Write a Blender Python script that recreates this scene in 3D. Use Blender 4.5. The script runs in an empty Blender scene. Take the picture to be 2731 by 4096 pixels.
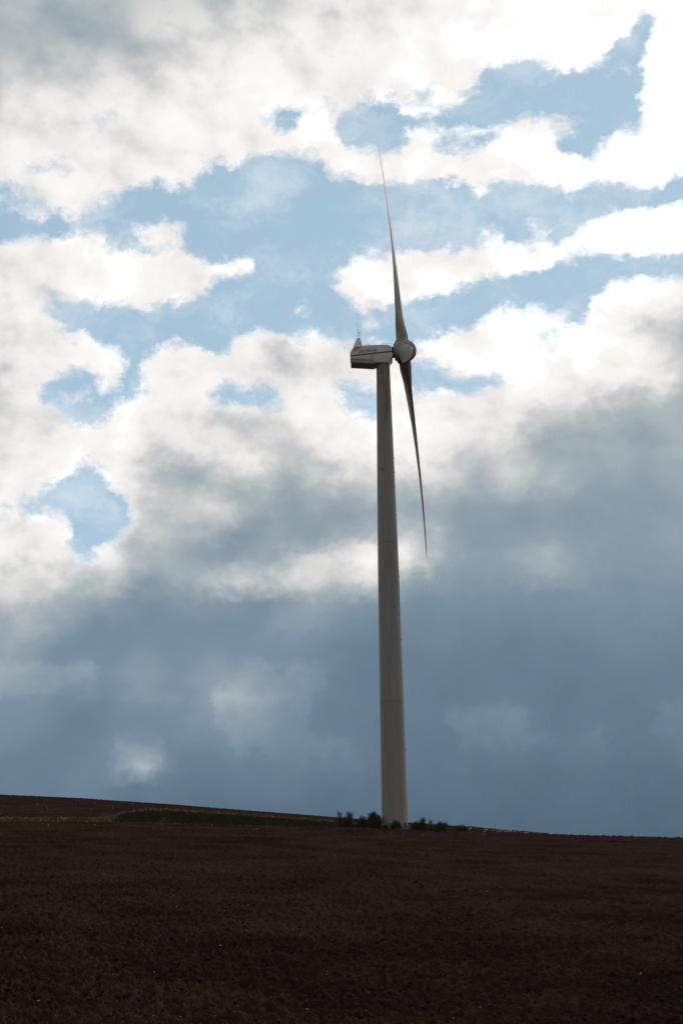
import bpy, bmesh, math, random
import numpy as np
from mathutils import Vector, Matrix, Euler

R_ = math.radians
sc = bpy.context.scene
col = sc.collection

# ------------------------------------------------------------------ camera
EYE = Vector((0.0, 0.0, 2.0))
PITCH, ROLL, FPX = R_(18.4), R_(-0.87), 5500.0
cam_d = bpy.data.cameras.new('camera')
cam = bpy.data.objects.new('camera', cam_d)
col.objects.link(cam)
cam_d.sensor_fit = 'VERTICAL'
cam_d.sensor_width = 24.0
cam_d.sensor_height = 36.0
cam_d.lens = 36.0 * FPX / 4096.0
cam_d.clip_start = 0.1
cam_d.clip_end = 30000.0
CM = Matrix.Rotation(R_(90) + PITCH, 3, 'X') @ Matrix.Rotation(ROLL, 3, 'Z')
cam.matrix_world = Matrix.Translation(EYE) @ CM.to_4x4()
sc.camera = cam
CMI = np.array(CM.transposed())
CMN = np.array(CM)


def ray(px, py):
    return (CM @ Vector(((px - 1365.5) / FPX, -(py - 2048) / FPX, -1.0))).normalized()


def on_plane(px, py, Y):
    """the point of the vertical plane y = Y seen at a place of the photograph"""
    d = ray(px, py)
    return EYE + d * ((Y - EYE.y) / d.y)


# ------------------------------------------------------------------ light
SUN_AZ, SUN_EL = R_(20), R_(33)
sun_d = bpy.data.lights.new('sun', 'SUN')
sun_d.energy = 1.0
sun_d.angle = R_(10)
sun_d.color = (1.0, 0.93, 0.84)
sun = bpy.data.objects.new('sun', sun_d)
col.objects.link(sun)
SUN_DIR = Vector((math.sin(SUN_AZ) * math.cos(SUN_EL), math.cos(SUN_AZ) * math.cos(SUN_EL), math.sin(SUN_EL)))
sun.rotation_euler = SUN_DIR.to_track_quat('Z', 'Y').to_euler()
sun.location = SUN_DIR * 200

sc.view_settings.view_transform = 'Standard'
sc.view_settings.look = 'None'
sc.view_settings.exposure = 0.0
sc.view_settings.gamma = 1.0
sc.view_settings.use_curve_mapping = False


def lin(c):
    c = np.asarray(c, float) / 255.0
    return np.where(c <= 0.04045, c / 12.92, ((c + 0.055) / 1.055) ** 2.4)


# ------------------------------------------------------------------ sky: where cloud stands and how bright it is
# (coordinates of the lists below: photograph scaled to 1568 wide; they become azimuth / elevation)
CLEAR = [  # openings in the cloud: (cover left, outline)
    (0.0, [(762,285),(800,262),(860,235),(905,225),(915,262),(1000,264),(1040,240),(1100,215),(1105,160),(1180,150),(1215,130),(1280,160),(1330,168),(1390,140),(1410,105),(1455,70),(1480,28),(1500,20),(1490,60),(1490,110),(1476,170),(1468,250),(1472,290),(1400,300),(1360,330),(1378,365),(1340,372),(1290,330),(1280,302),(1340,295),(1350,280),(1280,262),(1180,270),(1150,285),(1050,285),(940,300),(915,320),(925,335),(880,347),(800,330)]),
    (0.35, [(555,285),(640,262),(700,245),(770,240),(760,262),(690,275),(690,300),(660,290),(600,280)]),
    (0.15, [(945,212),(1000,198),(985,227),(950,234)]),
    (0.1, [(985,316),(1060,312),(1150,303),(1142,332),(1060,337),(990,332)]),
    (0.0, [(0,430),(60,452),(130,478),(190,482),(240,458),(300,440),(350,430),(400,440),(470,410),(500,380),(545,400),(590,372),(740,365),(735,385),(760,410),(830,425),(890,428),(960,415),(1050,420),(1090,440),(1120,455),(1130,418),(1200,432),(1300,455),(1340,440),(1400,427),(1500,432),(1545,415),(1568,402),(1620,400),(1620,640),(1568,628),(1500,640),(1440,645),(1400,650),(1370,670),(1355,700),(1340,740),(1300,748),(1310,725),(1270,710),(1200,700),(1150,705),(1105,730),(1095,762),(1085,750),(1040,748),(1010,770),(960,785),(935,792),(865,790),(800,782),(750,770),(725,745),(715,760),(700,770),(640,775),(625,755),(570,760),(540,780),(510,800),(500,815),(440,785),(380,780),(340,800),(320,830),(318,870),(335,905),(300,898),(268,890),(300,830),(295,805),(270,790),(215,772),(190,765),(165,772),(130,730),(100,710),(60,705),(0,710),(-40,710),(-40,430)]),
    (0.05, [(98,890),(150,860),(210,848),(240,900),(300,893),(335,905),(260,922),(230,962),(200,978),(150,958),(118,932)]),
    (0.3, [(485,905),(500,878),(560,893),(620,898),(665,920),(620,937),(560,927),(490,917)]),
    (0.1, [(775,880),(830,888),(880,900),(870,958),(835,962),(790,932)]),
    (0.0, [(935,865),(960,828),(1000,843),(1040,872),(1100,853),(1158,853),(1142,882),(1080,897),(1030,892),(960,907),(935,900)]),
    (0.2, [(1235,772),(1315,742),(1290,782),(1250,802),(1215,792)]),
    (0.0, [(45,1175),(90,1140),(130,1110),(180,1095),(205,1062),(232,1085),(257,1130),(294,1160),(294,1197),(262,1227),(212,1272),(180,1284),(160,1252),(175,1222),(155,1175),(110,1167),(60,1182)]),
    (0.4, [(-20,1150),(25,1160),(20,1190),(-20,1200)]),
    (0.62, [(105,290),(150,285),(150,305),(110,312)]),
    (0.6, [(215,268),(280,262),(275,285),(220,288)]),
    (0.65, [(60,365),(180,375),(170,400),(70,395)]),
]
CLOUD = [  # cloud standing in the openings
    (1.0, [(0,545),(60,538),(110,550),(180,528),(260,558),(330,580),(400,568),(470,590),(580,598),(592,626),(500,640),(480,670),(440,692),(360,712),(300,714),(230,712),(170,690),(110,680),(102,708),(60,706),(0,706),(-40,706),(-40,545)]),
    (0.9, [(-40,450),(0,455),(60,470),(125,490),(112,512),(50,507),(0,492),(-40,485)]),
    (0.95, [(330,520),(370,496),(430,513),(447,540),(410,567),(350,562),(323,545)]),
    (0.5, [(150,480),(260,470),(340,490),(340,560),(240,550),(160,520)]),
    (0.5, [(655,660),(712,622),(700,652)]),
    (0.7, [(665,725),(692,678),(717,700),(722,742),(690,735)]),
    (0.6, [(1005,498),(1060,487),(1050,522)]),
    (0.75, [(1070,545),(1085,518),(1110,503),(1165,518),(1140,547)]),
    (0.65, [(1190,503),(1230,498),(1295,525),(1240,547)]),
    (1.0, [(765,650),(790,605),(850,575),(900,585),(940,562),(990,560),(1060,572),(1100,555),(1160,553),(1220,555),(1290,560),(1310,590),(1300,602),(1260,630),(1200,627),(1100,642),(1045,672),(1000,662),(950,687),(930,692),(880,707),(830,702),(800,692),(775,668)]),
    (1.0, [(1290,590),(1290,555),(1300,543),(1340,513),(1400,488),(1480,470),(1568,462),(1640,460),(1640,570),(1568,577),(1500,597),(1420,587),(1340,597)]),
    (0.6, [(1080,440),(1125,440),(1110,470),(1085,465)]),
    (0.75, [(800,702),(840,705),(872,745),(862,775),(838,770),(822,722)]),
    (0.85, [(128,905),(180,885),(238,905),(212,928),(140,932)]),
    (0.5, [(1190,205),(1230,190),(1240,212),(1200,220)]),
    (0.6, [(1370,165),(1450,140),(1460,160),(1400,185)]),
    (0.6, [(1395,225),(1430,215),(1430,240),(1400,242)]),
    (0.55, [(810,340),(830,322),(850,335),(835,350)]),
]
LOW = [  # dim heaps of cloud far off under the grey sheet
    [(478,1578),(500,1553),(560,1545),(590,1528),(650,1535),(730,1533),(772,1560),(782,1592),(650,1612),(720,1662),(760,1690),(830,1700),(862,1740),(850,1785),(700,1775),(560,1755),(490,1655)],
    [(1013,1645),(1060,1624),(1100,1620),(1160,1602),(1200,1625),(1240,1665),(1280,1690),(1320,1697),(1378,1668),(1402,1700),(1405,1740),(1200,1752),(1080,1747),(1048,1690)],
    [(228,1745),(270,1698),(350,1696),(402,1720),(425,1762),(340,1785),(248,1782)],
    [(-40,1490),(0,1500),(100,1530),(180,1528),(215,1515),(238,1550),(330,1567),(352,1592),(250,1612),(100,1622),(0,1625),(-40,1625)],
    [(1485,1640),(1568,1595),(1640,1590),(1640,1745),(1568,1745),(1500,1705)],
]
SHADE = """50 50 5.2 100 130 5 0 150 5.2 250 20 5.1 200 140 5.6 250 120 5.2 350 60 5.9 450 50 6.4 400 130 6.7 100 220 7 0 230 6.7 300 180 7 500 150 7.6
550 40 6.7 700 30 7.2 850 30 7.2 650 120 8 800 100 8.3 950 60 8.3 1100 60 8.8 1200 100 9.5 1300 60 10 1400 40 9.5 1540 100 10 1530 200 10 1560 20 9 1550 300 10
1450 340 9.3 1000 220 8.7 200 330 8 100 380 8 400 270 8.2 600 330 8.4 350 330 7.6 300 400 8.3 50 320 7.8 1100 390 8.8 900 380 8.6 1300 390 9 1500 390 9.3 1250 290 8.6
1450 530 10 1540 520 10 1350 550 9.4 1150 600 9 1000 610 8.9 850 650 8.6 200 620 8.3 400 630 8.5 50 600 8 380 540 8.4
50 780 8 150 850 8 230 820 8.3 50 880 7.2 60 1000 7.5 100 1050 7.9 150 990 8.4 40 1100 8.3 420 840 7.7 380 880 8.3 680 830 5.8 620 820 6.8 580 800 8.5 760 830 6.6
560 870 8.3 700 790 8.5 800 830 7.4 720 880 8.3 300 940 8.7 400 980 6.8 500 985 5.8 600 970 5.8 550 940 7.4 480 935 8.2 700 960 8.3 650 1000 6.7 360 1030 7.3 460 1040 8.1
560 1060 8.4 350 1090 4.5 450 1080 4.2 550 1110 4.6 650 1050 5.4 600 1160 4.9 700 1130 4.7 770 1060 7.6 840 1000 8.7 800 1100 6 750 1020 8 290 1090 8.2 330 1180 6.5
300 1250 6.8 330 1300 4.7 400 1160 5.4 450 1160 6.3 520 1180 5.8 430 1230 4.8 500 1270 4.4 600 1230 4.1 700 1200 3.9 800 1180 3.9 850 1140 5 270 1200 8.4
20 1250 8.3 100 1220 8.3 100 1290 7.5 200 1310 7.8 250 1290 7.5 50 1340 5.5 30 1380 6.2 100 1390 5.4 200 1350 5.3 150 1430 3.9 0 1430 4
480 1330 6 550 1345 8 600 1330 6.6 650 1325 7.8 740 1300 6.8 820 1285 7.6 850 1290 8.8 930 1275 8 1000 1285 6 1250 1292 6.9 1200 1300 4.4 1300 1290 4.6 1250 1262 4.1 1250 1325 3.7 1150 1290 4.0 1350 1280 3.9 700 1350 5.8 400 1340 4.8
580 1375 2.8 450 1400 3 700 1400 4.1 800 1360 4.3 850 1380 3.2 300 1450 3.2 200 1500 3 400 1500 2.6 550 1500 2.9 620 1440 3.4 700 1480 2.5 800 1500 2 100 1480 3.2 600 1520 2.4
1000 900 8.7 1100 930 7 1050 960 7.3 1200 900 9 1250 870 9 1300 850 8 1350 870 8.9 1280 920 6.1 1370 910 7.9 1400 840 9.3 1450 770 8.3 1500 760 5.8 1550 730 5.7 1520 800 6.2
1400 700 9.3 1480 670 9.4 1550 660 9.1 1540 860 6.8 1500 870 8.2 1550 920 4.8 1450 950 4.9 1350 960 5.2 1250 960 6 1180 980 8.5 1200 1020 5 1100 1040 6.6 1000 1010 8.8
950 1060 8.3 1050 1010 8.5 1050 1060 5.8 1170 1080 5.9 1100 1100 5.6 1000 1110 5.8 930 1110 5.5 1240 1100 5.5 1300 1080 4.4 1400 1050 4.5 1500 1050 4.3 1568 1050 4.4
950 1180 4.3 1050 1200 3.6 1200 1180 3.5 1350 1180 3.3 1500 1200 3.6 1560 1250 3.9 1100 1250 3.3 1400 1300 3.3 1000 1350 3.1 950 1320 3.6 1150 1380 2.8 1300 1400 2.6 1500 1400 2.8
1000 1450 2.3 1200 1500 2 1400 1500 2.1 1560 1500 2.1 10 1500 4.2 50 1515 3.6 205 1540 4.1 100 1560 3.6 50 1590 3.4 250 1560 3 320 1575 3.8 180 1600 2.8 400 1570 3.2 520 1570 3.7
560 1575 4.2 490 1575 4 600 1560 3.2 700 1550 2.6 740 1570 2.2 650 1600 2.4 450 1620 3 350 1650 2.6 250 1650 2.3 300 1620 2.9 500 1660 2.7 600 1660 2.4 550 1700 2.4
700 1700 2.1 760 1740 2 650 1760 2 820 1700 1.6 850 1760 1.4 100 1700 2.4 50 1800 2 200 1720 2.5 310 1757 5.2 338 1757 5.2 275 1757 3.2 300 1735 2.6 335 1735 2.6 365 1755 2.2 320 1785 1.8 235 1750 2.0 330 1715 2.3 300 1800 1.7 450 1780 1.6
150 1650 2.3 500 1830 1.1 700 1850 .8 100 1820 1.6 1000 1530 1.9 1100 1570 1.6 1050 1650 1.5 1100 1650 1.8 1150 1640 1.9 1200 1660 1.8 1150 1710 1.6 1250 1700 1.5 1350 1700 1.6
1300 1720 1.4 1300 1620 1.4 1450 1650 1.4 1520 1640 1.5 1540 1700 1.3 1000 1750 1.2 1200 1780 1 1400 1780 1 1550 1800 .9 1000 1850 .7 1200 1880 .4 1500 1880 .4
720 1400 4.2 660 1450 3.8 600 1500 3.3 560 1430 2.7 640 1545 2.1 330 1630 3.1 280 1690 2.8 230 1750 2.5 180 1810 2.1 390 1690 2.1 250 1600 2.3 150 1740 2.0 60 1750 2.2
560 1290 4.2 650 1272 4.2 740 1243 4.1 820 1225 4.2 500 1298 4.5 620 1368 3.0 680 1372 3.6 760 1352 4.2 530 1372 3.3 440 1310 4.5 600 1285 4.2 700 1258 4.2 480 1352 3.9
1300 985 4.8 1230 1008 4.9 1150 1042 5.5 1450 908 5.6 1380 945 5.1 1000 1145 4.5 1080 1130 4.6 160 1395 4.2 260 1370 4.4 340 1360 4.0
0 1900 .8 400 1900 .6 800 1900 .5 1568 1950 .2"""
SHADE = np.array([float(v) for v in SHADE.split()]).reshape(-1, 3)

CELL = 4.0
NX, NY = int(1648 / CELL), int(2040 / CELL)
gx = (np.arange(NX) + .5) * CELL - 40
gy = (np.arange(NY) + .5) * CELL - 40
GX, GY = np.meshgrid(gx, gy)


def inside(poly):
    m = np.zeros(GX.shape, bool)
    n = len(poly)
    for i in range(n):
        (x0, y0), (x1, y1) = poly[i], poly[(i + 1) % n]
        if y0 == y1:
            continue
        c = (y0 > GY) != (y1 > GY)
        m ^= c & (GX < (x1 - x0) * (GY - y0) / (y1 - y0) + x0)
    return m


def blur(a, sig):
    k = int(sig * 3) + 1
    w = np.exp(-.5 * (np.arange(-k, k + 1) / sig) ** 2)
    w /= w.sum()
    for ax in (0, 1):
        p = np.pad(a, [(k, k) if i == ax else (0, 0) for i in (0, 1)], mode='edge')
        a = sum(wi * np.take(p, np.arange(a.shape[ax]) + i, axis=ax) for i, wi in enumerate(w))
    return a


cov = np.ones(GX.shape)
for v, p in CLEAR:
    cov[inside(p)] = v
for v, p in CLOUD:
    m = inside(p)
    cov[m] = np.maximum(cov[m], v)
low = np.zeros(GX.shape)
for p in LOW:
    ys_ = [q[1] for q in p]
    m = inside(p)
    low[m] = np.maximum(low[m], (1 - .65 * (GY - min(ys_)) / (max(ys_) - min(ys_)))[m])
cov, low = blur(cov, 3.0), blur(low, 1.8)
# smooth surface through the shade points (multiquadric, slightly relaxed)
PS = SHADE[:, :2] * np.array([.8, 1.0])
KM = np.sqrt(((PS[:, None] - PS[None]) ** 2).sum(-1) + 14.0 ** 2)
mean = SHADE[:, 2].mean()
wts = np.linalg.solve(KM - 9.0 * np.eye(len(PS)), SHADE[:, 2] - mean)
lev = np.full(GX.shape, mean)
for (x, y), w in zip(PS, wts):
    lev += w * np.sqrt((GX * .8 - x) ** 2 + (GY - y) ** 2 + 14.0 ** 2)
lev = blur(np.clip(lev, .2, 10.2), 1.8)

AZ0, AZ1, EL0, EL1 = R_(-17.6), R_(17.6), R_(3.2), R_(40.4)
KR = 4                                        # colour ramps side by side, 30 stops of the chart in each
NC = 30 * KR
ELS = np.concatenate([np.linspace(EL0, R_(16.5), 15)[:-1], np.linspace(R_(16.5), EL1, 58)])
NR = len(ELS)


def sample_grid():
    az = np.linspace(AZ0, AZ1, NC)
    el = ELS
    A, E = np.meshgrid(az, el)
    d = np.stack([np.sin(A) * np.cos(E), np.cos(A) * np.cos(E), np.sin(E)], -1) @ CMN     # to camera axes
    px = (d[..., 0] / -d[..., 2] * FPX + 1365.5) * 1568 / 2731
    py = (-d[..., 1] / -d[..., 2] * FPX + 2048) * 1568 / 2731
    fx = np.clip((px + 40) / CELL - .5, 0, NX - 1.001)
    fy = np.clip((py + 40) / CELL - .5, 0, NY - 1.001)
    ix, iy = fx.astype(int), fy.astype(int)
    tx, ty = fx - ix, fy - iy
    out = []
    for a in (cov, lev, low):
        out.append(a[iy, ix] * (1 - tx) * (1 - ty) + a[iy, ix + 1] * tx * (1 - ty) + a[iy + 1, ix] * (1 - tx) * ty + a[iy + 1, ix + 1] * tx * ty)
    return out


gc, gl, gw = sample_grid()

# ------------------------------------------------------------------ sky: the node tree
world = bpy.data.worlds.new('World')
sc.world = world
world.use_nodes = True
nt = world.node_tree
for n in list(nt.nodes):
    nt.nodes.remove(n)
N, L = nt.nodes, nt.links


def put(sock, v):
    if hasattr(v, 'is_linked'):
        L.new(v, sock)
    else:
        sock.default_value = v


def M(op, a, b=None, c=None, clamp=False):
    n = N.new('ShaderNodeMath')
    n.operation = op
    n.use_clamp = clamp
    for i, v in enumerate((a, b, c)):
        if v is not None:
            put(n.inputs[i], v)
    return n.outputs[0]


def MR(v, a, b, c, d, kind='SMOOTHSTEP'):
    n = N.new('ShaderNodeMapRange')
    n.interpolation_type = kind
    put(n.inputs['Value'], v)
    for k, x in zip(('From Min', 'From Max', 'To Min', 'To Max'), (a, b, c, d)):
        put(n.inputs[k], x)
    return n.outputs['Result']


def MIX(f, a, b):
    n = N.new('ShaderNodeMix')
    n.data_type = 'RGBA'
    n.clamp_factor = True
    put(n.inputs['Factor'], f)
    put(n.inputs[6], a)
    put(n.inputs[7], b)
    return n.outputs[2]


def VM(op, a, b=None):
    n = N.new('ShaderNodeVectorMath')
    n.operation = op
    put(n.inputs[0], a)
    if b is not None:
        put(n.inputs['Scale' if op == 'SCALE' else 1], b)
    return n.outputs['Value' if op in ('DOT_PRODUCT', 'LENGTH') else 'Vector']


def NOISE(vec, scale, detail, rough, lac=2.0, out='Fac'):
    n = N.new('ShaderNodeTexNoise')
    n.noise_dimensions = '3D'
    put(n.inputs['Vector'], vec)
    n.inputs['Scale'].default_value = scale
    n.inputs['Detail'].default_value = detail
    n.inputs['Roughness'].default_value = rough
    n.inputs['Lacunarity'].default_value = lac
    return n.outputs[out]


def SEP(v):
    n = N.new('ShaderNodeSeparateXYZ')
    put(n.inputs[0], v)
    return n.outputs


dirv = N.new('ShaderNodeTexCoord').outputs['Generated']
flat = VM('MULTIPLY', dirv, (1.0, 1.0, 1.35))
# the air that drags the cloud edges about
w1 = VM('SUBTRACT', NOISE(flat, 26.0, 5.0, 0.6, out='Color'), (.5, .5, .5))
w2 = VM('SUBTRACT', NOISE(flat, 90.0, 4.0, 0.6, out='Color'), (.5, .5, .5))
warp = VM('ADD', VM('SCALE', w1, 0.014), VM('SCALE', w2, 0.016))
wd = VM('NORMALIZE', VM('ADD', dirv, warp))
x, y, z = SEP(wd)
az = M('ARCTAN2', x, y)
el = M('ARCSINE', z)
fa = M('MULTIPLY', M('SUBTRACT', M('MINIMUM', M('MAXIMUM', az, AZ0), AZ1), AZ0), (NC - 1) / (AZ1 - AZ0))     # column number
fac = [M('MULTIPLY', M('SUBTRACT', fa, 30.0 * k - 1), 1 / 31.0) for k in range(KR)]


def RAMP(fac, cols, interp='CARDINAL', pos=None):
    n = N.new('ShaderNodeValToRGB')
    cr = n.color_ramp
    cr.interpolation = interp
    m = len(cols)
    for i in range(m - 2):
        cr.elements.new((i + 1) / (m - 1))
    for i, e in enumerate(cr.elements):
        e.position = pos[i] if pos else i / (m - 1)
        e.color = tuple(cols[i]) + (1.0,)
    put(n.inputs[0], fac)
    return n.outputs[0]


acc = (float(gc[0].mean()), float(gl[0].mean()) / 10.5, 0.0, 1.0)


def row_group(i):
    """one band of elevation: mixes its row of the chart over the bands below it"""
    global nt, N, L
    keep_ = nt, N, L
    g = bpy.data.node_groups.new('sky_band', 'ShaderNodeTree')
    nt, N, L = g, g.nodes, g.links
    for nm, tp, io in [('below', 'NodeSocketColor', 'INPUT'), ('height', 'NodeSocketFloat', 'INPUT')] + [('across', 'NodeSocketFloat', 'INPUT')] * KR + [('chart', 'NodeSocketColor', 'OUTPUT')]:
        g.interface.new_socket(nm, in_out=io, socket_type=tp)
    gi, go = N.new('NodeGroupInput'), N.new('NodeGroupOutput')
    # the tiny term keeps the bands in order, one after the other, so that the shader stays within its stack
    tiny = M('MULTIPLY', gi.outputs[0], 1e-9)
    tot = None
    for k in range(KR):
        sl = slice(30 * k, 30 * k + 30)
        c_ = [(float(p), float(q_) / 10.5, float(r_)) for p, q_, r_ in zip(gc[i, sl], gl[i, sl], gw[i, sl])]
        r = RAMP(M('ADD', gi.outputs[2 + k], tiny), [(0.0, 0.0, 0.0)] + c_ + [(0.0, 0.0, 0.0)], 'LINEAR')
        tot = r if tot is None else VM('ADD', tot, r)
    e0 = ELS[i - 1] if i else ELS[0] - 1
    st_ = 1.0 / (ELS[i] - e0)
    w_ = M('MULTIPLY_ADD', M('ADD', gi.outputs[1], tiny), st_, -e0 * st_, clamp=True)
    L.new(MIX(w_, gi.outputs[0], tot), go.inputs[0])
    nt, N, L = keep_
    return g


bands = [row_group(i) for i in range(NR)]
for g in bands:
    n = N.new('ShaderNodeGroup')
    n.node_tree = g
    put(n.inputs[0], acc)
    put(n.inputs[1], el)
    for k in range(KR):
        put(n.inputs[2 + k], fac[k])
    acc = n.outputs[0]
grid = acc
# the rest of the dome, away from the part that was charted: broken grey cloud, brighter near the sun
sd = VM('DOT_PRODUCT', dirv, tuple(SUN_DIR))
big = NOISE(flat, 3.2, 6.0, 0.6)
o_cov = MR(big, .36, .62, .75, 1.0)
o_lev = M('ADD', M('MULTIPLY', MR(sd, .2, 1.0, 0.0, 1.0), 4.0), M('MULTIPLY_ADD', big, 3.0, 2.1))
oc = N.new('ShaderNodeCombineXYZ')
put(oc.inputs[0], o_cov)
put(oc.inputs[1], M('DIVIDE', o_lev, 10.5))
oc.inputs[2].default_value = 0.0
off = M('MAXIMUM', MR(M('ABSOLUTE', az), R_(17.3), R_(24), 0.0, 1.0), MR(el, R_(40), R_(47), 0.0, 1.0))
grid = MIX(off, grid, oc.outputs[0])
cvr, lvl, lowc = SEP(grid)
lvl = M('MULTIPLY', lvl, 10.5)

SUNV = (SUN_DIR - Vector((0, math.cos(R_(25)), math.sin(R_(25))))).normalized() * 0.009
n0 = NOISE(flat, 27.0, 9.0, 0.61)
n1 = NOISE(VM('ADD', flat, tuple(SUNV)), 27.0, 9.0, 0.61)
m0 = NOISE(flat, 19.0, 5.0, 0.52)
m1 = NOISE(VM('ADD', flat, tuple(SUNV * 2.2)), 19.0, 5.0, 0.52)
wisp = NOISE(VM('ADD', flat, VM('SCALE', w2, .03)), 70.0, 7.0, 0.62)
cn = M('ADD', M('MULTIPLY', M('SUBTRACT', n0, .5), 1.1), M('MULTIPLY', M('SUBTRACT', wisp, .5), .95))
cc = M('ADD', M('ADD', cvr, cn), M('ADD', MR(lvl, 4.2, 7.0, .7, -0.12), MR(cvr, .86, 1.0, 0.0, .24)))
alpha = MR(cc, .17, .95, 0.0, 1.0)
edge = MR(cc, .7, 1.25, 1.0, .12)
relief = M('ADD', M('MULTIPLY', M('MULTIPLY', M('SUBTRACT', n0, n1), 5.0), edge), M('MULTIPLY', M('SUBTRACT', m0, m1), 5.0))
relief = M('MAXIMUM', M('MINIMUM', relief, .55), -1.9)
relief = M('MULTIPLY', relief, MR(lvl, 3.0, 7.0, 0.12, 1.0))
soft = M('MULTIPLY', M('MULTIPLY', M('SUBTRACT', m0, .5), 1.5), MR(lvl, 3.0, 6.5, 0.2, 1.0))
la = M('ADD', lowc, M('MULTIPLY', M('MULTIPLY', M('SUBTRACT', n0, .5), 1.2), MR(lowc, 0.02, .35, 0.0, 1.0)))
lowa = M('MULTIPLY', M('MULTIPLY', MR(la, .22, .55, 0.0, 1.0), MR(lowc, 0.0, 1.0, .1, 1.0)), M('MULTIPLY_ADD', M('SUBTRACT', n0, n1), 1.5, .7))
lv = M('ADD', M('ADD', lvl, relief), M('ADD', soft, lowa))
lv = M('SUBTRACT', lv, M('MULTIPLY', MR(lvl, 5.5, 7.2, 0.0, .42), MR(lvl, 7.8, 9.8, 1.0, 0.0)))
su = SUN_DIR.cross(Vector((0, 0, 1))).normalized()
sv = su.cross(SUN_DIR).normalized()
phi = M('ARCTAN2', VM('DOT_PRODUCT', dirv, tuple(su)), VM('DOT_PRODUCT', dirv, tuple(sv)))
pc = N.new('ShaderNodeCombineXYZ')
put(pc.inputs[0], phi)
put(pc.inputs[1], VM('DOT_PRODUCT', dirv, (0.0, 0.0, .5)))
beam = M('MULTIPLY', M('SUBTRACT', NOISE(pc.outputs[0], 8.0, 2.0, 0.5), .5), M('MULTIPLY', MR(az, -.10, .03, 1.0, 0.0), 4.2))
beam = M('MULTIPLY', beam, M('MULTIPLY', MR(lvl, 1.2, 2.8, 0.0, 1.0), MR(lvl, 4.0, 5.5, 1.0, 0.0)))
lv = M('ADD', lv, beam)
rim = M('MULTIPLY', M('SUBTRACT', 1.0, MR(cc, .5, 1.0, 0.0, 1.0)), MR(lvl, 4.5, 8.0, 0.0, 0.4))
lv = M('ADD', lv, rim)
PAL = [(80,101,119), (94,115,133), (108,129,147), (125,144,160), (147,162,173), (175,184,188), (205,207,207), (233,231,228), (249,245,242), (255,252,249), (255,254,252)]
cl = RAMP(M('DIVIDE', lv, 10.0), [tuple(float(v) for v in lin(c)) for c in PAL], 'LINEAR')
over = M('MULTIPLY_ADD', M('MAXIMUM', M('SUBTRACT', lv, 8.5), 0.0), 0.28, 1.0)
cl = VM('SCALE', cl, M('MULTIPLY', over, 10.0))
# away from the charted part the sheet is plain neutral grey
bw = N.new('ShaderNodeRGBToBW')
put(bw.inputs[0], cl)
cl = MIX(off, cl, VM('SCALE', (1.02, 1.0, .98), bw.outputs[0]))

sky = N.new('ShaderNodeTexSky')
sky.sky_type = 'NISHITA'
sky.sun_disc = False
sky.sun_elevation = SUN_EL
sky.sun_rotation = SUN_AZ
sky.air_density = 1.0
sky.dust_density = 0.1
sky.ozone_density = 1.0
thin = MIX(0.68, VM('MINIMUM', sky.outputs[0], (8.0, 9.0, 10.0)), (4.35, 6.25, 7.35, 1.0))       # thin high veil in the blue
veil = M('MULTIPLY', MR(NOISE(VM('ADD', flat, VM('SCALE', w1, .05)), 17.0, 8.0, 0.62), .42, .74, 0.0, 1.0), .62)
thin = MIX(veil, thin, (7.6, 8.2, 8.6, 1.0))
both = MIX(alpha, thin, cl)
bg = N.new('ShaderNodeBackground')
put(bg.inputs['Color'], both)
bg.inputs['Strength'].default_value = 0.1
wo = N.new('ShaderNodeOutputWorld')
L.new(bg.outputs[0], wo.inputs['Surface'])
world.cycles.sampling_method = 'MANUAL'
world.cycles.sample_map_resolution = 512


# ------------------------------------------------------------------ materials
def mat(name, base, rough=.6, spec=.4):
    m = bpy.data.materials.new(name)
    m.use_nodes = True
    b = m.node_tree.nodes['Principled BSDF']
    b.inputs['Base Color'].default_value = tuple(base) + (1,)
    b.inputs['Roughness'].default_value = rough
    b.inputs['Specular IOR Level'].default_value = spec
    return m


def mnode(m, kind, **kw):
    n = m.node_tree.nodes.new(kind)
    for k, v in kw.items():
        if k in n.inputs:
            n.inputs[k].default_value = v
        else:
            setattr(n, k, v)
    return n


def mottle(m, c1, c2, scale, stretch=(1, 1, 1), detail=6, lo=.35, hi=.68, bump=0.0, bscale=None, dist=.02):
    t = m.node_tree
    b = t.nodes['Principled BSDF']
    tc = mnode(m, 'ShaderNodeTexCoord')
    mp = mnode(m, 'ShaderNodeMapping')
    mp.inputs['Scale'].default_value = stretch
    t.links.new(tc.outputs['Object'], mp.inputs['Vector'])
    no = mnode(m, 'ShaderNodeTexNoise', Scale=scale, Detail=detail, Roughness=.62)
    t.links.new(mp.outputs[0], no.inputs['Vector'])
    cr = mnode(m, 'ShaderNodeValToRGB')
    cr.color_ramp.elements[0].position, cr.color_ramp.elements[1].position = lo, hi
    cr.color_ramp.elements[0].color = tuple(c1) + (1,)
    cr.color_ramp.elements[1].color = tuple(c2) + (1,)
    t.links.new(no.outputs['Fac'], cr.inputs[0])
    t.links.new(cr.outputs[0], b.inputs['Base Color'])
    if bump:
        n2 = mnode(m, 'ShaderNodeTexNoise', Scale=bscale or scale, Detail=5, Roughness=.6)
        t.links.new(tc.outputs['Object'], n2.inputs['Vector'])
        bp = mnode(m, 'ShaderNodeBump', Strength=bump, Distance=dist)
        t.links.new(n2.outputs['Fac'], bp.inputs['Height'])
        t.links.new(bp.outputs[0], b.inputs['Normal'])
    return cr, mp


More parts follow.
